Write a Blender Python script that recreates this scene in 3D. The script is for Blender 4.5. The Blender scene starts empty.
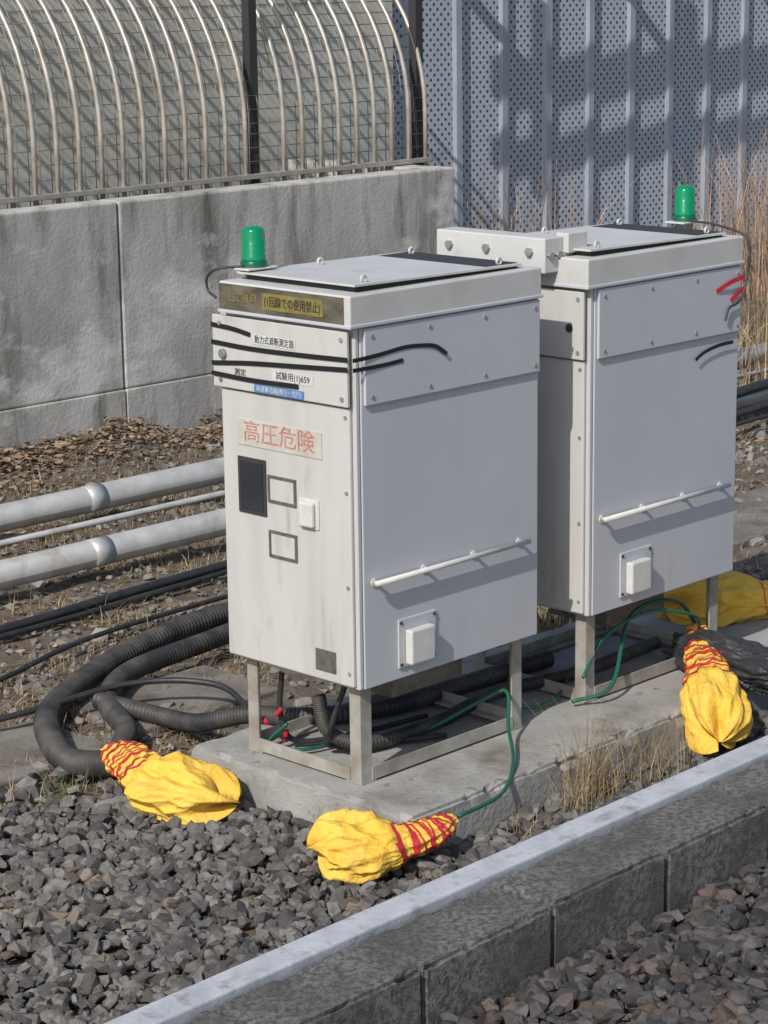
import bpy, bmesh, math, random
import numpy as np
from mathutils import Vector, Matrix, noise
random.seed(7); rng=np.random.default_rng(7)
S=bpy.context.scene; COL=S.collection
S.view_settings.view_transform='Standard'; S.view_settings.look='None'; S.view_settings.exposure=0

# ---------------------------------------------------------------- materials
def mat(name,c1,c2=None,scale=6,rough=.7,metal=0,bump=0,bscale=60,stretch=(1,1,1),lo=.35,hi=.65,c3=None,s3=2,lo3=.5,hi3=.7,st3=(1,1,1),island=0,detail=5,spec=.5,c4=None,s4=2,lo4=.5,hi4=.7,st4=(1,1,1),bst=(1,1,1),bdist=.01):
    m=bpy.data.materials.new(name); m.use_nodes=True; n=m.node_tree.nodes; l=m.node_tree.links
    b=n['Principled BSDF']; b.inputs['Roughness'].default_value=rough; b.inputs['Metallic'].default_value=metal
    b.inputs['Specular IOR Level'].default_value=spec
    tc=n.new('ShaderNodeTexCoord')
    def nz(sc,st,det):
        mp=n.new('ShaderNodeMapping'); mp.inputs['Scale'].default_value=st; l.new(tc.outputs['Object'],mp.inputs['Vector'])
        t=n.new('ShaderNodeTexNoise'); t.inputs['Scale'].default_value=sc; t.inputs['Detail'].default_value=det; t.inputs['Roughness'].default_value=.62
        l.new(mp.outputs[0],t.inputs['Vector']); return t
    def rmp(fac,lo,hi):
        r=n.new('ShaderNodeMapRange'); r.inputs[1].default_value=lo; r.inputs[2].default_value=hi; l.new(fac,r.inputs[0]); return r.outputs[0]
    def mix(f,a,bb,mode='MIX'):
        x=n.new('ShaderNodeMix'); x.data_type='RGBA'; x.blend_type=mode
        if isinstance(f,float): x.inputs[0].default_value=f
        else: l.new(f,x.inputs[0])
        for k,v in ((6,a),(7,bb)):
            if isinstance(v,tuple): x.inputs[k].default_value=(*v,1)
            else: l.new(v,x.inputs[k])
        return x.outputs[2]
    col=c1
    if c2: col=mix(rmp(nz(scale,stretch,detail).outputs['Fac'],lo,hi),c1,c2)
    if c3: col=mix(rmp(nz(s3,st3,5).outputs['Fac'],lo3,hi3),col,c3)
    if c4: col=mix(rmp(nz(s4,st4,5).outputs['Fac'],lo4,hi4),col,c4)
    if island:
        g=n.new('ShaderNodeNewGeometry'); r=n.new('ShaderNodeMapRange'); r.inputs[3].default_value=1-island; r.inputs[4].default_value=1+island
        l.new(g.outputs['Random Per Island'],r.inputs[0])
        v=n.new('ShaderNodeVectorMath'); v.operation='SCALE'; l.new(r.outputs[0],v.inputs['Scale'])
        if isinstance(col,tuple): v.inputs[0].default_value=col
        else: l.new(col,v.inputs[0])
        col=v.outputs[0]
    if isinstance(col,tuple): b.inputs['Base Color'].default_value=(*col,1)
    else: l.new(col,b.inputs['Base Color'])
    if bump:
        bm=n.new('ShaderNodeBump'); bm.inputs['Strength'].default_value=bump; bm.inputs['Distance'].default_value=bdist
        l.new(nz(bscale,bst,4).outputs['Fac'],bm.inputs['Height']); l.new(bm.outputs[0],b.inputs['Normal'])
    return m
M={}
M['front']=mat('cabinet_front_paint',(.50,.49,.465),(.44,.43,.40),3,.45,0,.03,90,(1,3,.5),.4,.7,(.31,.27,.21),4,.62,.82,(1,3,.45),c4=(.33,.31,.27),s4=9,lo4=.64,hi4=.8,st4=(1,1,.35))
M['paint']=mat('cabinet_paint',(.47,.478,.495),(.43,.437,.452),2.5,.38,0,.02,120,(1,1,.5),.4,.7,(.37,.365,.345),5,.62,.9,(1.5,1,.3),c4=(.41,.405,.39),s4=18,lo4=.68,hi4=.82)
M['lid']=mat('cabinet_lid_paint',(.52,.515,.495),(.46,.455,.43),6,.5,0,.05,90,(1,1,1),.4,.7,(.37,.35,.31),7,.60,.82)
M['seam']=mat('seam_dark',(.03,.03,.03),rough=.8)
M['galv']=mat('galvanised_steel',(.40,.41,.41),(.27,.27,.26),14,.5,.55,.05,80)
M['frame']=mat('frame_steel',(.38,.365,.33),(.24,.21,.165),10,.6,.1,.08,80)
M['silver']=mat('silver_pipe',(.52,.515,.50),(.39,.385,.365),8,.42,.35,.05,50,c3=(.28,.25,.20),s3=5,lo3=.56,hi3=.73)
M['tube']=mat('bent_tube_steel',(.50,.46,.40),(.34,.30,.24),9,.38,.35,0)
M['wire']=mat('mesh_wire',(.30,.28,.24),rough=.6,metal=.3)
M['black']=mat('black_rubber',(.018,.018,.02),(.035,.034,.033),20,.5,0,.1,60)
M['corr']=mat('black_conduit',(.022,.022,.024),(.095,.083,.068),7,.6,0,.1,50,(1,1,1),.40,.70)
M['tape']=mat('black_tape',(.012,.012,.014),rough=.4)
M['green']=mat('green_cable',(.01,.10,.06),rough=.45)
M['red']=mat('red_tape',(.60,.03,.05),(.42,.015,.03),30,.5)
M['yellow']=mat('yellow_sheet',(.78,.50,.09),(.74,.43,.05),10,.75,0,.8,26,(1,1,1),.3,.7,(.56,.35,.08),8,.58,.8,bdist=.014,spec=.25)
M['white']=mat('white_label',(.60,.60,.58),(.48,.48,.45),30,.5)
M['whitepl']=mat('white_plastic',(.58,.575,.55),(.50,.49,.455),20,.5)
M['blue']=mat('blue_label',(.07,.17,.38),(.12,.22,.40),20,.5)
M['signred']=mat('sign_red',(.42,.12,.09),(.45,.28,.23),60,.5)
M['sign']=mat('sign_plate',(.52,.49,.44),(.42,.38,.33),12,.5)
M['banner']=mat('banner_dark',(.055,.05,.036),(.15,.13,.09),10,.5,0,.05,60,(1,1,2))
M['banyel']=mat('banner_yellow',(.24,.195,.045),(.15,.125,.045),14,.5)
M['glass']=mat('dark_window',(.02,.022,.028),rough=.12)
M['plate']=mat('name_plate',(.20,.19,.17),(.12,.11,.10),60,.4,.4)
M['conc']=mat('pad_concrete',(.35,.34,.315),(.24,.23,.205),5,.85,0,.5,60,(1,1,1),.35,.7,(.15,.135,.105),3,.54,.72,c4=(.12,.11,.09),s4=16,lo4=.6,hi4=.72)
M['curb']=mat('curb_concrete',(.19,.182,.17),(.07,.067,.061),60,.9,0,.9,140,(1,1,1),.42,.60,(.07,.067,.06),4,.42,.72)
M['strip']=mat('pale_strip',(.46,.475,.50),(.34,.355,.38),9,.6,0,.2,80,(1,1,1),.4,.7,(.22,.22,.21),12,.55,.72,c4=(.18,.175,.165),s4=45,lo4=.62,hi4=.75)
M['soil']=mat('soil',(.15,.118,.083),(.07,.055,.041),9,.95,0,1.0,45,(1,1,1),.35,.65,(.21,.18,.135),3,.55,.75)
M['slab']=mat('slab_concrete',(.22,.20,.17),(.12,.10,.08),4,.9,0,.5,60,(1,1,1),.35,.7,(.10,.08,.06),7,.5,.68)
M['stone']=mat('loose_stone',(.23,.215,.19),(.13,.12,.105),14,.9,island=.4)
M['rock']=mat('ballast_stone',(.150,.139,.127),(.08,.075,.07),40,.85,0,.4,150,(1,1,1),.35,.65,(.16,.12,.08),6,.53,.72,(1,1,1),.55)
M['rockd']=mat('dark_ballast_stone',(.072,.065,.062),(.04,.037,.036),40,.8,0,.4,150,(1,1,1),.35,.65,(.095,.065,.048),6,.52,.72,(1,1,1),.6)
M['grass']=mat('dry_grass',(.36,.275,.16),(.22,.155,.085),8,.8,island=.45)
M['grassg']=mat('green_grass',(.07,.12,.03),(.12,.13,.05),8,.8,island=.4)
M['leaf']=mat('dead_leaves',(.16,.105,.07),(.26,.19,.125),9,.85,island=.6)
M['beige']=mat('beige_backing',(.58,.565,.485),(.44,.43,.36),1.5,.8,0,.1,10,(1,1,1),.35,.7)
M['rib']=mat('panel_rib',(.38,.415,.465),(.31,.34,.385),3,.5,.1)
M['wall']=mat('retaining_wall_concrete',(.50,.48,.44),(.33,.315,.285),2.2,.9,0,.4,40,(1,1,.5),.36,.62,(.13,.12,.10),5,.50,.70,(1,1,.16),c4=(.60,.575,.53),s4=3.1,lo4=.56,hi4=.68,st4=(.6,1,.9))
m=mat('green_lens',(.0,.30,.12),rough=.15); bs=m.node_tree.nodes['Principled BSDF']; bs.inputs['Transmission Weight'].default_value=.3; M['lens']=m
M['core']=mat('green_lens_core',(.0,.10,.05),rough=.3)
m=bpy.data.materials.new('perforated_sheet'); m.use_nodes=True; n=m.node_tree.nodes; l=m.node_tree.links; b=n['Principled BSDF']; b.inputs['Roughness'].default_value=.5
tc=n.new('ShaderNodeTexCoord'); sx=n.new('ShaderNodeSeparateXYZ'); l.new(tc.outputs['Object'],sx.inputs[0])
def mth(op,a,bv=None):
    x=n.new('ShaderNodeMath'); x.operation=op
    for k,v in enumerate((a,bv)):
        if v is None: continue
        if isinstance(v,(int,float)): x.inputs[k].default_value=v
        else: l.new(v,x.inputs[k])
    return x.outputs[0]
P=.070
vz=mth('DIVIDE',sx.outputs['Z'],P*.5); row=mth('FLOOR',vz); off=mth('MULTIPLY',mth('MODULO',row,2),.5)
vx=mth('ADD',mth('DIVIDE',sx.outputs['X'],P),off)
fx=mth('MULTIPLY',mth('SUBTRACT',mth('FRACT',vx),.5),P); fz=mth('MULTIPLY',mth('SUBTRACT',mth('FRACT',vz),.5),P*.5)
d=mth('SQRT',mth('ADD',mth('MULTIPLY',fx,fx),mth('MULTIPLY',fz,fz)))
hole=mth('LESS_THAN',d,.0118)
mx=n.new('ShaderNodeMix'); mx.data_type='RGBA'; l.new(hole,mx.inputs[0]); mx.inputs[6].default_value=(.38,.415,.465,1); mx.inputs[7].default_value=(.05,.058,.075,1)
l.new(mx.outputs[2],b.inputs['Base Color']); M['perf']=m

# ---------------------------------------------------------------- mesh helpers
def empty(name,loc=(0,0,0)):
    o=bpy.data.objects.new(name,None); o.location=loc; COL.objects.link(o); return o
def mk(name,v,f,m,parent=None,smooth=False):
    me=bpy.data.meshes.new(name); me.from_pydata([tuple(map(float,x)) for x in v],[],[tuple(map(int,x)) for x in f]); me.update()
    if smooth: me.polygons.foreach_set('use_smooth',[True]*len(me.polygons))
    for mm in (m if isinstance(m,list) else [m]): me.materials.append(mm)
    o=bpy.data.objects.new(name,me); COL.objects.link(o)
    if parent: o.parent=parent
    return o
def box(name,x0,x1,y0,y1,z0,z1,m,parent=None,bev=.0):
    v=[(x,y,z) for x in (x0,x1) for y in (y0,y1) for z in (z0,z1)]
    f=[(0,1,3,2),(4,6,7,5),(0,4,5,1),(2,3,7,6),(0,2,6,4),(1,5,7,3)]
    o=mk(name,v,f,m,parent)
    if bev:
        b=o.modifiers.new('b','BEVEL'); b.width=bev; b.segments=2
    return o
def crom(pts,n):
    P=[Vector(p) for p in pts]; P=[P[0]*2-P[1]]+P+[P[-1]*2-P[-2]]; out=[]
    segs=len(P)-3
    for i in range(n+1):
        t=i/n*segs; k=min(int(t),segs-1); t-=k; a,b,c,d=P[k:k+4]
        out.append(.5*((2*b)+(c-a)*t+(2*a-5*b+4*c-d)*t*t+(3*b-a-3*c+d)*t**3))
    return out
def frames(C):
    T=[(C[min(i+1,len(C)-1)]-C[max(i-1,0)]).normalized() for i in range(len(C))]
    up=Vector((0,0,1)) if abs(T[0].z)<.9 else Vector((1,0,0))
    N=(up-T[0]*up.dot(T[0])).normalized(); F=[]
    for t in T:
        N=(N-t*N.dot(t)).normalized(); F.append((t,N,t.cross(N)))
    return F
def sweep(C,rf,seg=12):
    F=frames(C); v=[];f=[];n=len(C)
    for i,(c,(t,N,B)) in enumerate(zip(C,F)):
        for k in range(seg):
            a=2*math.pi*k/seg; r=rf(i/(n-1),a,i) if callable(rf) else rf
            v.append(c+(N*math.cos(a)+B*math.sin(a))*r)
    for i in range(n-1):
        for k in range(seg):
            k2=(k+1)%seg; f.append((i*seg+k,i*seg+k2,(i+1)*seg+k2,(i+1)*seg+k))
    f.append(tuple(range(seg-1,-1,-1))); f.append(tuple((n-1)*seg+k for k in range(seg)))
    return v,f
def tube(name,pts,r,m,parent=None,seg=12,n=None,straight=False):
    C=[Vector(p) for p in pts] if straight else crom(pts,n or 12*(len(pts)-1))
    v,f=sweep(C,r,seg); return mk(name,v,f,m,parent,True)
def length(C): return sum((C[i+1]-C[i]).length for i in range(len(C)-1))
def corr(name,pts,r,m,parent=None,pitch=.016,seg=14):
    C0=crom(pts,60); L=length(C0); n=int(L/pitch)*4; C=crom(pts,n)
    v,f=sweep(C,lambda t,a,i:r*(1+(.05 if i%4 in(0,1) else -.045)),seg); return mk(name,v,f,m,parent,True)
def cyl(name,c,ax,r,h,m,parent=None,seg=16,r2=None,bev=0):
    c=Vector(c);ax=Vector(ax).normalized();q=ax.to_track_quat('Z','Y')
    v=[];r2=r if r2 is None else r2
    for z,rr in ((0,r),(h,r2)):
        for k in range(seg):
            a=2*math.pi*k/seg; v.append(c+q@Vector((rr*math.cos(a),rr*math.sin(a),z)))
    f=[(k,(k+1)%seg,seg+(k+1)%seg,seg+k) for k in range(seg)]+[tuple(range(seg-1,-1,-1)),tuple(range(seg,2*seg))]
    o=mk(name,v,f,m,parent)
    if bev: b=o.modifiers.new('b','BEVEL'); b.width=bev;b.segments=2
    return o
def lathe(name,c,prof,m,parent=None,seg=24):
    v=[];f=[]
    for r,z in prof:
        for k in range(seg):
            a=2*math.pi*k/seg; v.append((c[0]+r*math.cos(a),c[1]+r*math.sin(a),c[2]+z))
    for i in range(len(prof)-1):
        for k in range(seg):
            k2=(k+1)%seg; f.append((i*seg+k,i*seg+k2,(i+1)*seg+k2,(i+1)*seg+k))
    f.append(tuple((len(prof)-1)*seg+k for k in range(seg)))
    return mk(name,v,f,m,parent,True)
def ribbon(name,pts,w,nrm,m,parent=None,t=.0012):
    C=crom(pts,8*(len(pts)-1)) if len(pts)>2 else [Vector(p) for p in pts]; v=[];f=[]
    nr=Vector(nrm)
    for i,c in enumerate(C):
        T=(C[min(i+1,len(C)-1)]-C[max(i-1,0)]).normalized(); s=T.cross(nr).normalized()*w/2
        for o_ in (s,-s): v.append(c+o_)
        for o_ in (-s,s): v.append(c+o_+nr*t)
    for i in range(len(C)-1):
        for k in range(4):
            a=i*4+k;b=i*4+(k+1)%4; f.append((a,b,b+4,a+4))
    f.append((0,1,2,3)); e=(len(C)-1)*4; f.append((e+3,e+2,e+1,e))
    return mk(name,v,f,m,parent)
def text(name,s,size,loc,m,parent,width=None,rot=(math.pi/2,0,-math.pi/2)):
    c=bpy.data.curves.new(name,'FONT'); c.body=s; c.size=size; c.align_x='CENTER'; c.align_y='CENTER'; c.extrude=.0004
    o=bpy.data.objects.new(name,c); COL.objects.link(o); c.materials.append(m); o.parent=parent; o.location=loc; o.rotation_euler=rot
    bpy.context.view_layer.update()
    if width and o.dimensions.x>0: o.scale=(width/o.dimensions.x,1,1)
    return o
def eye(name,c,parent,r=.013,ax='x'):
    C=[]
    for k in range(13):
        a=2*math.pi*k/12
        C.append(Vector(c)+Vector((r*math.cos(a),0,r*math.sin(a)+r) if ax=='x' else (0,r*math.cos(a),r*math.sin(a)+r)))
    v,f=sweep(C,.004,8); return mk(name,v,f,M['lid'],parent,True)

# ---------------------------------------------------------------- cabinets
W,L,ZB=.558,.793,.316
def cabinet(ox,oy,first):
    E=empty('electrical_cabinet',(ox,oy,0))
    box('body',0,L,0,W,ZB,1.378,M['seam'],E)
    box('body_front',-.002,.006,.0,W,ZB-.004,1.378,M['front'],E,.002)
    box('body_back',L-.006,L+.001,-.002,W+.002,ZB,1.378,M['paint'],E,.002)
    box('body_far_side',.0,L,W-.002,W+.004,ZB,1.378,M['paint'],E)
    box('body_base',.002,L-.002,.002,W-.002,ZB-.006,ZB,M['frame'],E)
    box('door',-.016,-.003,.010,W-.008,ZB+.004,1.146,M['front'],E,.004)
    box('side_corner_post',-.004,.010,-.006,.0,ZB-.002,1.378,M['paint'],E,.002)
    box('side_skin',.013,L-.008,-.009,-.001,ZB-.004,1.378,M['paint'],E,.003)
    box('side_cover',.022,L-.010,-.019,-.0095,1.152,1.374,M['paint'],E,.003)
    box('front_cover',-.028,-.0165,.004,W+.012,1.152,1.368,M['front'],E,.003)
    for x in (.05,.29,.53,.76):
        for z in (1.175,1.35): cyl('screw',(x,-.019,z),(0,-1,0),.006,.003,M['galv'],E,10)
    for z in (.36,.62,.90,1.12): cyl('screw',(-.016,.025,z),(-1,0,0),.006,.003,M['galv'],E,10)
    for y in (.025,.535):
        for z in (1.175,1.345): cyl('screw',(-.028,y,z),(-1,0,0),.007,.004,M['galv'],E,10)
    box('lid',-.036,L-.004,-.020,.525,1.380,1.472,M['lid'],E,.005)
    box('lid_lip',-.040,L,-.024,.529,1.379,1.389,M['paint'],E,.002)
    box('top_gap_shade',.035,L-.06,.03,.48,1.472,1.488,M['seam'],E)  # spacer coloured near-black to paint the shadow under the top plate
    v=[(.015,.012,1.496),(L-.06,.012,1.486),(L-.06,.50,1.486),(.015,.50,1.496)]
    v=v+[(a,b,c-.006) for a,b,c in v]
    o=mk('top_plate',v,[(0,1,2,3),(7,6,5,4),(0,4,5,1),(1,5,6,2),(2,6,7,3),(3,7,4,0)],M['lid'],E)
    for p in ((.08,.04,1.494),(.30,.44,1.492),(.66,.04,1.488),(.70,.44,1.486)): eye('lifting_eye',p,E,.010)
    z=.632
    tube('handle_rail',[(.035,-.036,z),(.715,-.036,z)],.0085,M['whitepl'],E,10,2,True)
    for x in (.055,.265,.485,.695):
        tube('handle_standoff',[(x,-.008,z-.004),(x,-.036,z)],.006,M['whitepl'],E,8,2,True); cyl('handle_foot',(x,-.009,z-.004),(0,-1,0),.013,.004,M['whitepl'],E,12)
    box('socket_plate',.150,.312,-.015,-.009,.345,.495,M['paint'],E,.002)
    box('socket_box',.175,.278,-.045,-.0155,.355,.462,M['whitepl'],E,.006)
    for x in (.160,.302):
        for zz in (.356,.484): cyl('screw',(x,-.015,zz),(0,-1,0),.005,.003,M['seam'],E,8)
    i=.034; a=.045; t=.006
    for (x,y,sx,sy) in ((i,i,1,1),(i,W-i,1,-1),(L-i,i,-1,1),(L-i,W-i,-1,-1)):
        box('leg_a',min(x,x+sx*a),max(x,x+sx*a),min(y,y+sy*t),max(y,y+sy*t),.0,ZB-.006,M['frame'],E)
        box('leg_b',min(x,x+sx*t),max(x,x+sx*t),min(y+sy*t,y+sy*a),max(y+sy*t,y+sy*a),.0,ZB-.006,M['frame'],E)
        box('foot',min(x,x+sx*.06)-.002,max(x,x+sx*.06)+.002,min(y,y+sy*.06)-.002,max(y,y+sy*.06)+.002,.001,.007,M['frame'],E)
        cyl('anchor',(x+sx*.03,y+sy*.03,.007),(0,0,1),.009,.018,M['galv'],E,8)
    for nm,y in (('base_rail',i-.003),('base_rail',W-i-.003)):
        box(nm,i+a,L-i-a,y,y+.006,.008,.048,M['frame'],E); box(nm+'_flange',i+a,L-i-a,y+.006 if y<.2 else y-.035,y+.041 if y<.2 else y,.008,.013,M['frame'],E)
    for x in (i-.003,L-i-.003):
        box('base_rail_end',x,x+.006,i+a,W-i-a,.008,.048,M['frame'],E); box('base_flange_end',x+.006 if x<.3 else x-.035,x+.041 if x<.3 else x,i+a,W-i-a,.0145,.019,M['frame'],E)
    box('belly_box',.30,.62,.16,.42,.18,ZB-.007,M['plate'],E,.004)
    cyl('cable_gland',(.15,.2,.26),(0,0,1),.03,.05,M['black'],E,14); cyl('cable_gland',(.15,.38,.26),(0,0,1),.03,.05,M['black'],E,14)
    bx,by=(.07,.485) if first else (.80,.235)
    box('beacon_bracket',bx-.06,bx+.06,by-.04,by+.04,1.500,1.506,M['whitepl'],E,.002)
    box('beacon_post',bx-.02,bx+.02,by-.02,by+.02,1.3,1.4995,M['galv'],E)
    lathe('beacon_base',(bx,by,1.5065),[(.040,0),(.040,.014),(.036,.020),(.030,.020)],M['core'],E)
    lathe('beacon_core',(bx,by,1.527),[(.016,0),(.018,.05),(.014,.075)],M['core'],E)
    lathe('beacon_lens',(bx,by,1.5265),[(.035,0),(.036,.012),(.034,.014),(.036,.03),(.034,.032),(.036,.048),(.034,.05),(.035,.066),(.033,.070),(.034,.084),(.028,.094),(.014,.099),(.002,.1)],M['lens'],E)
    if first:
        tube('beacon_wire',[(bx-.04,by,1.51),(-.02,.54,1.505),(-.035,.575,1.48),(-.035,.575,1.44),(-.035,.54,1.42)],.004,M['black'],E,8)
        box('banner_plate',-.0385,-.0365,.004,.522,1.391,1.466,M['banner'],E)
        box('banner_yellow_field',-.0400,-.0388,.085,.335,1.404,1.452,M['banyel'],E)
        text('banner_text','(1回線での使用禁止)',.034,(-.0412,.21,1.427),M['seam'],E,.23)
        text('banner_text','25口8月',.034,(-.0392,.42,1.427),M['banyel'],E,.12)
        x=-.0285
        box('label',x-.001,x,.21,.39,1.296,1.324,M['white'],E); text('label_text','動力式遮断測定器',.026,(x-.0016,.30,1.310),M['seam'],E,.165)
        box('label',x-.001,x,.14,.31,1.198,1.228,M['white'],E); text('label_text','試験用(1)659',.026,(x-.0016,.225,1.213),M['seam'],E,.14)
        text('label_text','測定',.022,(x-.0006,.45,1.205),M['seam'],E,.05)
        box('blue_label',x-.001,x,.18,.39,1.154,1.179,M['blue'],E); text('label_text','高速東北線(奥行・北行)',.019,(x-.0016,.285,1.166),M['white'],E,.19)
        x=-.0165
        box('danger_sign',x-.0025,x,.122,.480,.985,1.064,M['sign'],E,.001); text('danger_text','高圧危険',.070,(x-.0032,.302,1.026),M['signred'],E,.30)
        box('window_frame',x-.004,x,.360,.482,.778,.950,M['seam'],E,.003); box('window_glass',x-.006,x-.0042,.372,.470,.791,.937,M['glass'],E)
        for z0 in (.827,.660):
            for (a0,a1,b0,b1) in ((.233,.352,0,.008),(.233,.352,.074,.082),(.233,.241,.008,.074),(.344,.352,.008,.074)):
                box('holder_frame',x-.005,x,a0,a1,z0+b0,z0+b1,M['plate'],E)
            box('holder_card',x-.002,x,.2412,.3438,z0+.0082,z0+.0738,M['front'],E)
        box('latch_base',x-.004,x,.138,.222,.773,.861,M['whitepl'],E,.003); box('latch_cover',x-.020,x-.0042,.150,.210,.779,.853,M['whitepl'],E,.006)
        box('rating_plate',x-.002,x,.08,.165,.348,.414,M['plate'],E)
        cyl('knob',(-.028,.52,1.255),(-1,0,0),.014,.012,M['galv'],E,16,bev=.002)
        xf=-.0300; ys=-.0200
        ribbon('tape',[(xf,.572,1.338),(xf,.48,1.333),(xf,.40,1.322)],.014,(-1,0,0),M['tape'],E)
        ribbon('tape',[(xf-.0005,.572,1.286),(xf-.0005,.4,1.281),(xf-.0005,.2,1.284),(xf-.0005,.0,1.290)],.014,(-1,0,0),M['tape'],E)
        ribbon('tape',[(xf,ys-.001,1.290),(0,ys-.003,1.291),(.08,ys,1.294),(.18,ys,1.302),(.25,ys,1.299),(.31,ys-.002,1.290),(.355,ys-.006,1.262)],.012,(0,-1,0),M['tape'],E)
        ribbon('tape',[(xf-.0005,.572,1.222),(xf-.0005,.4,1.238),(xf-.0005,.2,1.250),(xf-.0005,.0,1.262)],.014,(-1,0,0),M['tape'],E)
        ribbon('tape',[(xf,ys-.001,1.262),(0,ys-.003,1.262),(.10,ys,1.262),(.175,ys,1.266)],.012,(0,-1,0),M['tape'],E)
        ribbon('tape',[(xf-.0015,.572,1.192),(xf-.0015,.4,1.188),(xf-.0015,.2,1.191)],.014,(-1,0,0),M['tape'],E)
    else:
        ys=-.0200
        ribbon('red_tape',[(.64,ys,1.300),(.70,ys-.01,1.325),(.78,ys-.012,1.338)],.016,(0,-1,0),M['red'],E)
        ribbon('red_tape',[(.72,ys,1.262),(.78,ys-.01,1.300)],.016,(0,-1,0),M['red'],E)
        ribbon('tape',[(.53,ys,1.085),(.58,ys,1.105),(.66,ys,1.118),(.74,ys,1.120)],.012,(0,-1,0),M['tape'],E)
        tube('loose_wire',[(.78,.20,1.51),(.80,.1,1.50),(.81,-.02,1.46),(.80,-.03,1.34),(.76,-.03,1.26),(.70,-.03,1.24),(.68,-.03,1.20)],.004,M['black'],E,8)
        cyl('front_hole',(-.0285,.06,1.25),(-1,0,0),.014,.003,M['seam'],E,14)
    return E
cabinet(0,0,True); cabinet(1.047,0,False)

B=empty('steel_bracket')
box('channel',.945,1.035,.10,.56,1.425,1.535,M['lid'],B,.004)
box('channel_foot',.955,1.12,.10,.52,1.4735,1.482,M['lid'],B,.001)
box('angle_arm',1.0355,1.13,.08,.13,1.483,1.545,M['lid'],B,.003)
for y in (.16,.34,.50): cyl('bolt',(.945,y,1.49),(-1,0,0),.014,.012,M['galv'],B,6)
for x in (.97,1.01): cyl('bolt',(x,.10,1.48),(0,-1,0),.012,.010,M['galv'],B,6)

# ---------------------------------------------------------------- pad, curb, ground
def slabmesh(name,x0,x1,y0,y1,z0,z1,m,step=.03,parent=None,amp=1.0,loc=None):
    bm=bmesh.new(); bmesh.ops.create_cube(bm,size=1)
    for v in bm.verts: v.co=Vector((x0+(v.co.x+.5)*(x1-x0),y0+(v.co.y+.5)*(y1-y0),z0+(v.co.z+.5)*(z1-z0)))
    bmesh.ops.bevel(bm,geom=[e for e in bm.edges],offset=.010,segments=2,affect='EDGES')
    for ax,(a,b) in enumerate(((x0,x1),(y0,y1),(z0,z1))):
        k=a+step
        while k<b-step*.5:
            no=[0,0,0];no[ax]=1;co=[0,0,0];co[ax]=k
            bmesh.ops.bisect_plane(bm,geom=bm.verts[:]+bm.edges[:]+bm.faces[:],plane_co=co,plane_no=no); k+=step
    for v in bm.verts:
        p=v.co; e=min(p.x-x0,x1-p.x); g=min(p.y-y0,y1-p.y); h=z1-p.z
        n1=noise.noise(p*9)
        if min(e,g)<.012 and h<.012:
            k=max(0,noise.noise(p*14+Vector((3,1,0)))-.05)*.05*amp
            p.z-=k; p.y+=k*.8*(1 if p.y<(y0+y1)/2 else -1)
        if min(e,g)<.003: p.y+=n1*.004*amp
    me=bpy.data.meshes.new(name); bm.to_mesh(me); bm.free(); me.materials.append(m)
    o=bpy.data.objects.new(name,me); COL.objects.link(o)
    if parent: o.parent=parent
    return o
slabmesh('concrete_pad',-.075,2.35,-.26,.69,-.25,0,M['conc'])
E=empty('concrete_curb',(-1.4,-.65,0)); E.rotation_euler=(0,0,math.radians(.9))
x=-1.85
while x<6.4:
    a,b_,c_=x+.003,x+.497,-.305+random.uniform(-.004,.004); zt_=-.012+random.uniform(-.004,.003)
    if x<2.6: slabmesh('curb_block',a,b_,c_,-.078,-.28,zt_,M['curb'],.025,E,.6)
    else: box('curb_block',a,b_,c_,-.078,-.28,zt_,M['curb'],E,.012)
    x+=.5
box('curb_foot',-1.9,6.4,-.28,-.09,-.28,-.05,M['seam'],E)
box('pale_strip',-1.9,6.4,-.074,.02,-.28,.002,M['strip'],E,.006)

nx,ny=150,150
gx=np.concatenate([np.array([-60,-30,-12]),np.linspace(-5,12,nx-6),np.array([20,40,80])]); gy=np.concatenate([np.array([-60,-30,-12]),np.linspace(-5,9,ny-6),np.array([20,40,80])])
def gz(x,y):
    if y<-.73: return -.215
    z=-.145
    if y>1.1 and -6<x<13: z+=.025*noise.noise(Vector((x*2,y*2,0)))+.02*noise.noise(Vector((x*7,y*7,3)))
    if 4.1<y<5.1: z+=.13*(y-4.1)/.9*(.7+.7*noise.noise(Vector((x*1.5,0,5))))
    return z
v=[(x,y,gz(x,y)) for y in gy for x in gx]; f=[(j*nx+i,j*nx+i+1,(j+1)*nx+i+1,(j+1)*nx+i) for j in range(ny-1) for i in range(nx-1)]
mk('ground',v,f,M['soil'],None,True)

E=empty('ground_slab')
for (a,b,c,d,r) in ((-.75,.02,1.12,1.55,.03),(.1,.75,1.18,1.6,-.02),(2.1,3.2,1.15,1.7,0),(3.3,4.6,1.15,1.7,.01)):
    o=box('slab',a,b,c,d,-.19,-.112,M['slab'],E,.008); o.rotation_euler=(0,0,r)

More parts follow.
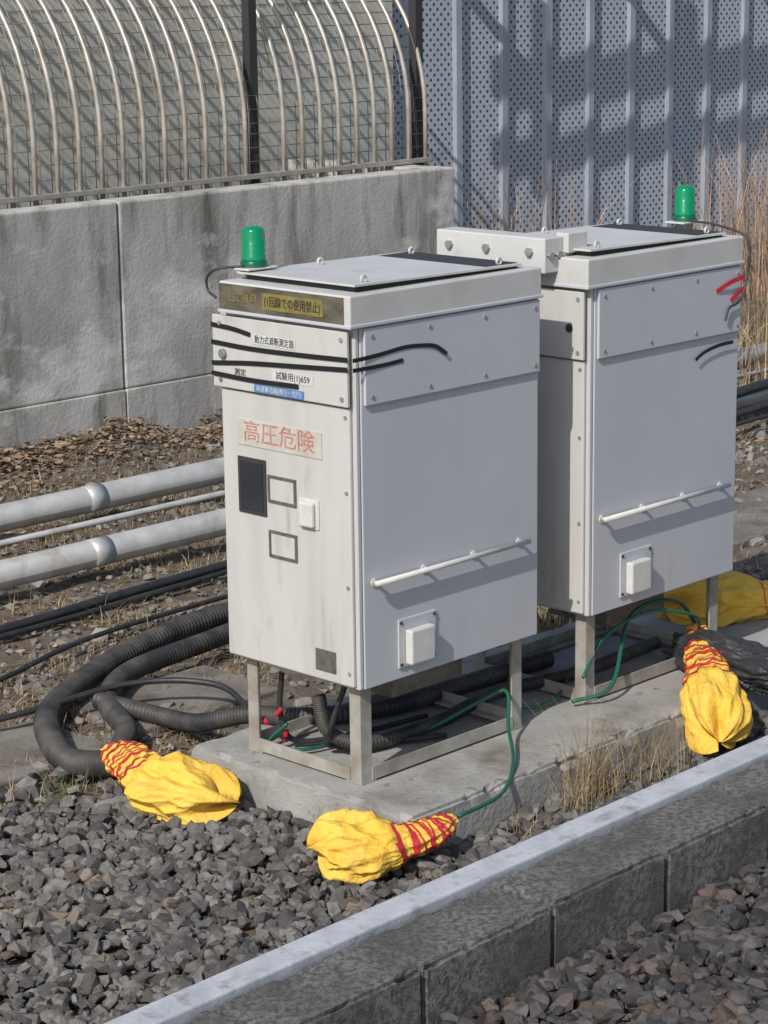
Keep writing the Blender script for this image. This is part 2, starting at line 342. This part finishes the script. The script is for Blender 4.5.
bases=[]
for k in range(16):
    bm=bmesh.new()
    for _ in range(16):
        p=Vector(rng.normal(size=3)).normalized()*random.uniform(.8,1.1); bm.verts.new((p.x*1.15,p.y*.9,p.z*.7))
    r=bmesh.ops.convex_hull(bm,input=bm.verts)
    bmesh.ops.delete(bm,geom=[g for g in r['geom_interior'] if isinstance(g,bmesh.types.BMVert)],context='VERTS')
    bmesh.ops.triangulate(bm,faces=bm.faces)
    bm.verts.index_update(); bases.append((np.array([v.co[:] for v in bm.verts]),np.array([[v.index for v in f.verts] for f in bm.faces]))); bm.free()
def scatter(name,pts,rad,m,shapes=bases):
    V=[];F=[];o=0
    for (x,y,z),r in zip(pts,rad):
        bv,bf=shapes[random.randrange(len(shapes))]
        q=Matrix.Rotation(random.uniform(0,6.28),3,'Z')@Matrix.Rotation(random.uniform(-.7,.7),3,'X')@Matrix.Rotation(random.uniform(-.7,.7),3,'Y')
        vv=(bv*r)@np.array(q).T+np.array([x,y,z]); V.append(vv);F.append(bf+o);o+=len(vv)
    V=np.concatenate(V);F=np.concatenate(F)
    me=bpy.data.meshes.new(name); me.vertices.add(len(V)); me.vertices.foreach_set('co',V.ravel().astype('f')); me.loops.add(len(F)*3); me.loops.foreach_set('vertex_index',F.ravel().astype('i'))
    me.polygons.add(len(F)); me.polygons.foreach_set('loop_start',np.arange(0,len(F)*3,3,dtype='i')); me.polygons.foreach_set('loop_total',np.full(len(F),3,dtype='i'))
    me.update(calc_edges=True); me.validate(); me.materials.append(m); me.polygons.foreach_set('use_smooth',[False]*len(F))
    ob=bpy.data.objects.new(name,me); COL.objects.link(ob); return ob
def curbtop(x): return -.63+.0157*(x+1.4)
def curbbot(x): return -.955+.0157*(x+1.4)
pts=[];rad=[]
for _ in range(14000):
    x=random.uniform(-2.0,3.2);y=random.uniform(-.61,1.15)
    if y<curbtop(x)+.01: continue
    if x>-.09 and x<2.37 and y>-.275: continue
    lim=.80+.12*math.sin(x*5)+.1*random.random()
    if y>lim and random.random()<.8: continue
    r=random.choice([.010,.014,.018,.022,.026,.030,.034])*random.uniform(.85,1.15)
    pts.append((x,y,-.132+random.uniform(0,.028)));rad.append(r)
scatter('ballast',pts,rad,M['rock'])
pts=[];rad=[]
for _ in range(11000):
    x=random.uniform(-1.9,2.6);y=random.uniform(-2.3,-.9)
    if y>curbbot(x)-.025: continue
    r=random.choice([.012,.018,.022,.026,.032,.036])*random.uniform(.85,1.15)
    pts.append((x,y,-.203+random.uniform(0,.035)));rad.append(r)
scatter('ballast',pts,rad,M['rockd'])
pts=[];rad=[]
for _ in range(9500):
    x=random.uniform(-1.5,7);y=random.uniform(.8,5.0)
    pts.append((x,y,gz(x,y)+random.uniform(-.002,.012)));rad.append(random.uniform(.007,.022)*(1 if random.random()<.95 else 2.4))
scatter('loose_stones',pts,rad,M['stone'])

def blades(name,cent,m,hr,wr,lean,parent=None):
    V=[];F=[]
    for (x,y,z,h0) in cent:
        h=h0*random.uniform(*hr); a=random.uniform(0,6.28); w=random.uniform(*wr); ln=random.uniform(0,lean)*h; b=a+random.uniform(-.8,.8)
        d=Vector((math.cos(a),math.sin(a),0)); s=Vector((-math.sin(b),math.cos(b),0))*w; o=len(V); p=Vector((x,y,z))
        for t in (0,.35,.7,1):
            c=p+d*ln*t*t+Vector((0,0,h*(t-(.35*t*t*ln/h if h else 0))))
            k=s*(1-t*.85); V+= [c-k,c+k]
        for q in range(3): F.append((o+2*q,o+2*q+1,o+2*q+3,o+2*q+2))
    return mk(name,V,F,m,parent)
def patch(cx,cy,r,n,h,z=None):
    o=[]
    for _ in range(n):
        a=random.uniform(0,6.28);q=r*math.sqrt(random.random())
        x=cx+q*math.cos(a);y=cy+q*math.sin(a); o.append((x,y,gz(x,y) if z is None else z,h))
    return o
c=[]
for _ in range(330):
    x=random.uniform(-.8,6.5);y=random.uniform(1.5,4.9) if random.random()<.85 else random.uniform(.85,1.6)
    c+=patch(x,y,random.uniform(.08,.40),70,random.uniform(.05,.12))
blades('dry_grass',c,M['grass'],(.3,1.1),(.001,.0028),3.2)
c=[]
for cx,cy,r,n in ((.95,4.2,.3,80),(1.5,3.3,.3,60),(-.1,.83,.08,60),(.9,2.3,.3,80),(2.5,2.4,.4,80),(-.35,.95,.1,40)): c+=patch(cx,cy,r,n,.06)
blades('green_weeds',c,M['grassg'],(.4,1.1),(.002,.004),1.2)
c=patch(.66,-.34,.08,230,.33,-.13)+patch(.52,-.38,.07,80,.22,-.13)+patch(.92,-.36,.12,140,.24,-.13)+patch(.3,-.4,.08,40,.10,-.13)+patch(.66,-.4,.2,160,.10,-.13)
blades('dry_grass_clump',c,M['grass'],(.35,1.15),(.0008,.0018),1.1)
c=[]
for _ in range(14): c+=patch(random.uniform(1.75,2.6),random.uniform(.9,1.4),.15,50,.12)
for _ in range(26): c+=patch(random.uniform(5,8.5),random.uniform(3.2,6.0),.3,60,random.uniform(.3,.9))
blades('dry_grass',c,M['grass'],(.4,1.1),(.003,.006),.9)
c=[]
for _ in range(6): c+=patch(8.2+random.uniform(-.6,.6),6.3,.3,20,1.15)
for _ in range(9): c+=patch(9.5+random.uniform(-.4,1.2),5.4+random.uniform(-.6,.4),.3,38,1.35)
M['stalk']=mat('weed_stalk',(.42,.28,.19),(.28,.19,.12),8,.8,island=.4)
blades('tall_weeds',c,M['stalk'],(.5,1.1),(.003,.007),.5)
V=[];F=[]
for _ in range(15000):
    y=4.99-abs(random.gauss(0,.32)); x=random.uniform(1.3,6.2)
    if random.random()<.5: y=random.uniform(.9,4.9);x=random.uniform(-.8,6)
    if noise.noise(Vector((x*1.8,y*1.8,9)))<-.08: continue
    z=gz(x,y)+random.uniform(.0,.05)*(1 if y>4.3 else .25)+.004; r=random.uniform(.007,.028)
    q=Matrix.Rotation(random.uniform(0,6.28),3,'Z')@Matrix.Rotation(random.uniform(-.9,.9),3,'X')
    o=len(V)
    for p in ((-1,0,.1),(0,-.5,0),(1,0,.25),(0,.5,0)): V.append(Vector((x,y,z))+q@(Vector(p)*r))
    F+=[(o,o+1,o+2),(o,o+2,o+3)]
mk('dead_leaves',V,F,M['leaf'])

# ---------------------------------------------------------------- pipes & cables
def steelpipe(y,z,r,joints):
    E=empty('steel_pipe')
    tube('pipe',[(-4,y,z),(14,y,z)],r,M['silver'],E,28,2,True)
    for j in joints: tube('coupling',[(j-.05,y,z),(j+.05,y,z)],r*1.03,M['silver'],E,28,2,True)
    for j in (-.5,3.2,5.6,7): box('support',j-.04,j+.04,y-.1,y+.1,-.2,z-r+.004,M['galv'],E,.003)
steelpipe(3.68,-.01,.062,(1.95,5.2)); steelpipe(2.90,-.02,.060,(1.35,5.4))
tube('conduit',[(-3,3.30,-.01),(14,3.30,-.01)],.015,M['silver'],None,10,2,True)
tube('conduit',[(-3,3.36,-.03),(14,3.36,-.03)],.010,M['black'],None,10,2,True)
tube('black_cable',[(-3,2.50,-.10),(0,2.46,-.1),(1.5,2.52,-.09),(4,2.56,-.05),(7,2.7,-.0),(12,2.7,.02)],.020,M['black'],None,12,60)
tube('black_cable',[(-3,2.34,-.12),(.3,2.42,-.11),(1.2,2.46,-.11),(3,2.55,-.09),(7,2.55,-.02),(12,2.55,0)],.012,M['black'],None,10,60)
tube('black_cable',[(2.0,2.6,-.12),(3.2,2.62,-.05),(7,2.85,.08),(12,2.85,.1)],.03,M['black'],None,10,60)
E=empty('corrugated_conduit')
corr('corrugated_tube',[(2.6,1.95,-.09),(1.6,1.9,-.08),(1.0,1.86,-.05),(.45,1.72,-.06),(.0,1.48,-.07),(-.20,1.22,-.08),(-.27,1.02,-.08),(-.22,.86,-.06)],.042,M['corr'],E)
E=empty('corrugated_conduit')
corr('corrugated_tube',[(2.6,1.78,-.09),(1.5,1.78,-.08),(.85,1.66,-.06),(.42,1.58,-.06),(.18,1.40,-.07),(.05,1.15,-.08),(-.10,1.0,-.08),(-.2,.92,-.07)],.036,M['corr'],E)
E=empty('corrugated_conduit')
corr('corrugated_tube',[(.15,1.42,-.06),(.22,1.15,-.08),(.20,.95,-.05),(.22,.74,.02),(.30,.55,.035),(.55,.42,.035),(.9,.40,.035),(1.3,.38,.035)],.030,M['corr'],E)
E=empty('corrugated_conduit')
corr('corrugated_tube',[(.12,.30,.20),(.14,.28,.09),(.25,.22,.035),(.55,.2,.035),(.9,.26,.035),(1.25,.2,.035),(1.7,.22,.035)],.022,M['corr'],E)
tube('black_cable',[(-.9,1.75,-.10),(-.2,1.50,-.06),(.25,1.38,-.02),(.45,1.15,-.02),(.4,.9,-.06)],.011,M['black'])
tube('black_cable',[(-1.4,1.9,-.11),(-.6,1.85,-.11),(.1,1.95,-.10),(.8,2.15,-.1),(2.2,2.2,-.1)],.010,M['black'])
for (p) in ([(.10,.44,.25),(.10,.45,.12),(.13,.42,.03),(.3,.35,.02),(.6,.3,.02)],[(.14,.2,.26),(.12,.25,.1),(.2,.3,.02),(.5,.12,.02)]): tube('black_cable',p,.009,M['black'])
tube('green_cable',[(.08,.40,.10),(.06,.46,.03),(.10,.36,.02),(.3,.30,.02),(.45,.2,.02),(.62,.10,.10),(.68,.03,.14),(.60,-.05,.06),(.45,-.20,.02),(.28,-.30,-.01),(.06,-.33,-.01)],.006,M['green'],None,8,90)
tube('green_cable',[(.70,.05,.13),(.85,.1,.03),(1.0,.1,.02),(1.2,.2,.03),(1.3,.2,.05)],.006,M['green'],None,8)
tube('green_cable',[(1.05,.02,.10),(1.2,.05,.20),(1.4,.02,.25),(1.6,-.02,.20),(1.72,.05,.10)],.006,M['green'],None,8)
tube('green_cable',[(1.02,.04,.02),(1.15,-.02,.06),(1.4,.1,.22),(1.65,.1,.22),(1.80,.1,.08)],.007,M['green'],None,8)
for p in ((.07,.44,.12),(.06,.47,.09),(.08,.41,.06),(.10,.44,.03),(1.10,.05,.10),(.75,.08,.10)):
    cyl('red_clip',p,(random.random(),random.random(),.3),.007,.03,M['red'],None,8)

# ---------------------------------------------------------------- yellow sheet covers with red tape
def ridged(p): return 1-2*abs(noise.noise(p))
def bag(pts,prof,seed,taperange,turns=7,flat=.75,ground=-.115,skirt=.10):
    E=empty('yellow_sheet_cover'); n=240; seg=144; C=crom(pts,n); F=frames(C)
    def R(t,a):
        k=t*(len(prof)-1); i=min(int(k),len(prof)-2); u=k-i; u=u*u*(3-2*u); r=prof[i]*(1-u)+prof[i+1]*u
        if t>.92: r*=math.sqrt(max(.0,1-((t-.92)/.08)**2))*.9+.1
        loose=max(0,min(1,(t-taperange[1]+.03)/.18)); loose=loose*loose*(3-2*loose)
        ca,sa=math.cos(a),math.sin(a); ph=seed*1.7
        wr=.5*noise.noise(Vector((ca*1.2,sa*1.2,t*3+seed)))
        fo=math.sin(3*a+ph+2.5*wr)*.6+math.sin(5*a-ph*2+3*wr)*.4
        rid=ridged(Vector((ca*1.1+seed,sa*1.1,t*3.6+wr)))*.15
        rid2=ridged(Vector((ca*2.8-seed,sa*2.8+wr,t*6.5)))*.12
        rid3=ridged(Vector((ca*6+2*seed,sa*6,t*15)))*.050
        long_=.06*math.sin(11*a+ph+5*wr+t*4)*(1-loose*.4)
        puff=.05*math.sin(t*48+3*math.sin(a+seed))*(1-loose)
        return r*(.95+skirt*loose*fo+(rid+rid2)*(.35+.8*loose)+rid3+long_+puff)
    def pos(i,a,off=0):
        t=i/n; i0=min(int(i),n-1); fr=i-i0; c=C[i0].lerp(C[i0+1],fr); T,N,Bn=F[i0]
        r=R(t,a)+off; p=c+N*math.cos(a)*r*flat+Bn*math.sin(a)*r
        if t>.70: p+=T*.05*(t-.70)/.30*noise.noise(Vector((math.cos(a)*1.8,math.sin(a)*1.8,seed)))*2
        if p.z<ground: p.z=ground+off*.5
        return p
    v=[];f=[]
    for i in range(n+1):
        for k in range(seg): v.append(pos(i,2*math.pi*k/seg))
    for i in range(n):
        for k in range(seg):
            k2=(k+1)%seg; f.append((i*seg+k,i*seg+k2,(i+1)*seg+k2,(i+1)*seg+k))
    f.append(tuple(range(seg-1,-1,-1))); f.append(tuple(n*seg+k for k in range(seg)))
    mk('sheet',v,f,M['yellow'],E,True)
    t0,t1=taperange
    for s,(tn,ph) in enumerate(((turns,0),(-turns*.6,1.3),(turns*.35,2.5))):
        v=[];f=[];ns=int(abs(tn)*44)
        for j in range(ns+1):
            t=t0+(t1-t0)*(j/ns+.045*math.sin(j*.09+s*2)+.015*math.sin(j*.31)); a=tn*2*math.pi*j/ns+ph; i=max(0,min(n-.01,t*n))
            dw=.0042*(1+.4*math.sin(j*.17+s))/length(C)*n
            v+=[pos(max(0,i-dw),a,.0030+s*.001),pos(min(n-.01,i+dw),a,.0030+s*.001)]
        for j in range(ns): f.append((2*j,2*j+1,2*j+3,2*j+2))
        mk('red_tape',v,f,M['red'],E,True)
    return E
bag([(-.19,.92,-.045),(-.22,.80,-.035),(-.25,.68,-.045),(-.26,.54,-.055),(-.20,.37,-.065)],[.045,.062,.070,.070,.073,.092,.112,.116,.108,.09],1.3,(.06,.58),7,.70)
bag([(.035,-.33,-.01),(-.06,-.325,-.03),(-.16,-.29,-.04),(-.25,-.22,-.045),(-.315,-.14,-.05)],[.022,.040,.050,.054,.06,.082,.100,.104,.10,.085],4.1,(.04,.50),7,.75)
bag([(1.80,.12,.08),(1.66,.0,.07),(1.50,-.14,.07),(1.36,-.27,.045),(1.20,-.42,-.05)],[.03,.050,.055,.058,.060,.064,.074,.088,.092,.08],7.7,(.04,.74),12,.9,ground=-.12)
bag([(2.60,-.06,.0),(2.45,.08,.05),(2.33,.22,.06),(2.2,.35,.06),(2.08,.46,.04)],[.04,.07,.08,.08,.09,.11,.13,.12,.10],9.2,(.06,.5),5,ground=-.12)
def lump(name,c,r,m,seed,rot):
    bm=bmesh.new(); bmesh.ops.create_icosphere(bm,subdivisions=6,radius=1)
    for v in bm.verts:
        p=v.co.copy(); k=1+.3*noise.noise(p*1.5+Vector((seed,0,0)))+.35*abs(noise.noise(p*3.2+Vector((0,seed,0))))+.12*abs(noise.noise(p*9+Vector((0,seed,0))))
        v.co=Vector((p.x*r[0],p.y*r[1],max(p.z,-.5)*r[2]))*k
    me=bpy.data.meshes.new(name); bm.to_mesh(me); bm.free(); me.materials.append(m); me.polygons.foreach_set('use_smooth',[True]*len(me.polygons))
    o=bpy.data.objects.new(name,me); o.location=c; o.rotation_euler=(0,0,rot); COL.objects.link(o); return o
M['sheetb']=mat('black_sheet',(.022,.022,.024),(.04,.04,.04),20,.45,0,.3,30)
lump('black_plastic_sheet',(1.62,-.16,.045),(.27,.085,.085),M['sheetb'],3,1.45)

# ---------------------------------------------------------------- retaining wall
E=empty('retaining_wall')
for (a,b) in ((-3,3.245),(3.255,5.9)):
    box('wall_panel',a,b,5.0,5.18,.17,1.18,M['wall'],E,.012)
    box('wall_footing',a,b,4.992,5.18,-.4,.168,M['wall'],E,.006)
box('wall_return',5.72,5.899,5.181,6.3,-.4,1.178,M['wall'],E,.01)
box('joint_filler',3.2,3.3,5.02,5.1,-.4,1.17,M['seam'],E)
E=empty('bent_tube_fence')
Y0=5.36; ZS=1.50; R=1.08
def arc(x,yo=0,ro=0):
    p=[(x,Y0+yo,1.08)]
    for k in range(15):
        a=math.radians(90*k/14); p.append((x,Y0+yo+(R+ro)*(1-math.cos(a))-ro*0,ZS+(R+ro)*math.sin(a)))
    p.append((x,Y0+R+.15,ZS+R)); return p
V=[];F=[]
def add(vf):
    o=len(V); V.extend(vf[0]); F.extend([tuple(i+o for i in ff) for ff in vf[1]])
x=0.4
while x<6.05:
    if not 4.55<x<4.72: add(sweep([Vector(p) for p in arc(x)],.0145,10))
    x+=.152
mk('bent_tubes',V,F,M['tube'],E,True)
V=[];F=[]
x=0.4
while x<6.0:
    add(sweep([Vector(p) for p in arc(x,.05)],.003,5)); x+=.076
path=[]
for k in range(0,30):
    s=k*.08
    if s<.40: path.append((Y0+.05,1.12+s))
    else:
        a=(s-.40)/R
        if a>1.6: break
        path.append((Y0+.05+R*(1-math.cos(a)),ZS+R*math.sin(a)))
for (yy,zz) in path: add(sweep([Vector((.3,yy,zz)),Vector((6.05,yy,zz))],.003,5))
mk('wire_mesh',V,F,M['wire'],E,True)
box('bottom_rail',.3,6.08,Y0-.02,Y0+.02,1.185,1.215,M['tube'],E,.003)
for px in (2.0,4.64,6.04): box('fence_post',px-.03,px+.03,Y0+.06,Y0+.12,1.0,2.9,M['seam'],E)
box('building_wall',-4,7.05,6.62,6.8,-.3,2.95,M['beige'])
V=[];F=[];mi=[]
x=6.9;pitch=.50;y=6.75;zt=4.2
while x<16:
    prof=[(x,y),(x+.37,y-.025),(x+.395,y-.045),(x+.455,y-.045),(x+.50,y)]
    o=len(V)
    for (a,b) in prof: V+=[(a,b,-.3),(a,b,zt)]
    for q in range(4): F.append((o+2*q,o+2*q+2,o+2*q+3,o+2*q+1)); mi.append(0 if q==0 else 1)
    x+=pitch
o=mk('perforated_noise_barrier',V,F,[M['perf'],M['rib']]); o.data.polygons.foreach_set('material_index',mi)
# unseen rack added above the view to cast shadow bands on the barrier
E=empty('shadow_rack')
for z0,z1 in ((2.62,2.80),(3.12,3.38)): box('shadow_beam',6.3,17,6.14,6.18,z0,z1,M['galv'],E)
for px in (6.6,8.4,10.2,12.0,13.8): box('shadow_post',px,px+.14,6.10,6.138,2.5,3.9,M['galv'],E); box('shadow_arm',px,px+.09,6.181,6.70,3.3,3.36,M['galv'],E)

# ---------------------------------------------------------------- light
el=math.radians(40); sd=Vector((-.96*math.cos(el),-.28*math.cos(el),math.sin(el))).normalized()
w=bpy.data.worlds.new('World'); S.world=w; w.use_nodes=True; nt=w.node_tree; bg=nt.nodes['Background']; bg.inputs[1].default_value=.135
sk=nt.nodes.new('ShaderNodeTexSky'); sk.sky_type='NISHITA'; sk.sun_disc=False; sk.sun_elevation=el; sk.sun_rotation=math.atan2(sd.x,sd.y); sk.dust_density=1.5; sk.air_density=.9; nt.links.new(sk.outputs[0],bg.inputs[0])
ld=bpy.data.lights.new('sun','SUN'); ld.energy=3.9; ld.angle=math.radians(.6); ld.color=(1,.965,.915)
lo=bpy.data.objects.new('sun',ld); lo.rotation_euler=sd.to_track_quat('Z','Y').to_euler(); COL.objects.link(lo)

# ---------------------------------------------------------------- camera
ya,pi,ro=math.radians(44.26),math.radians(13.32),math.radians(-.76)
fw=Vector((math.cos(ya)*math.cos(pi),math.sin(ya)*math.cos(pi),-math.sin(pi))); r=Vector((math.sin(ya),-math.cos(ya),0)); u=r.cross(fw)
r,u=r*math.cos(ro)+u*math.sin(ro),-r*math.sin(ro)+u*math.cos(ro)
cd=bpy.data.cameras.new('camera'); cam=bpy.data.objects.new('camera',cd); COL.objects.link(cam)
m4=Matrix((r,u,-fw)).transposed().to_4x4(); m4.translation=Vector((-4.503,-4.495,2.352)); cam.matrix_world=m4
cd.sensor_fit='HORIZONTAL'; cd.sensor_width=36; cd.lens=2285/768*36; cd.clip_end=500
S.camera=cam
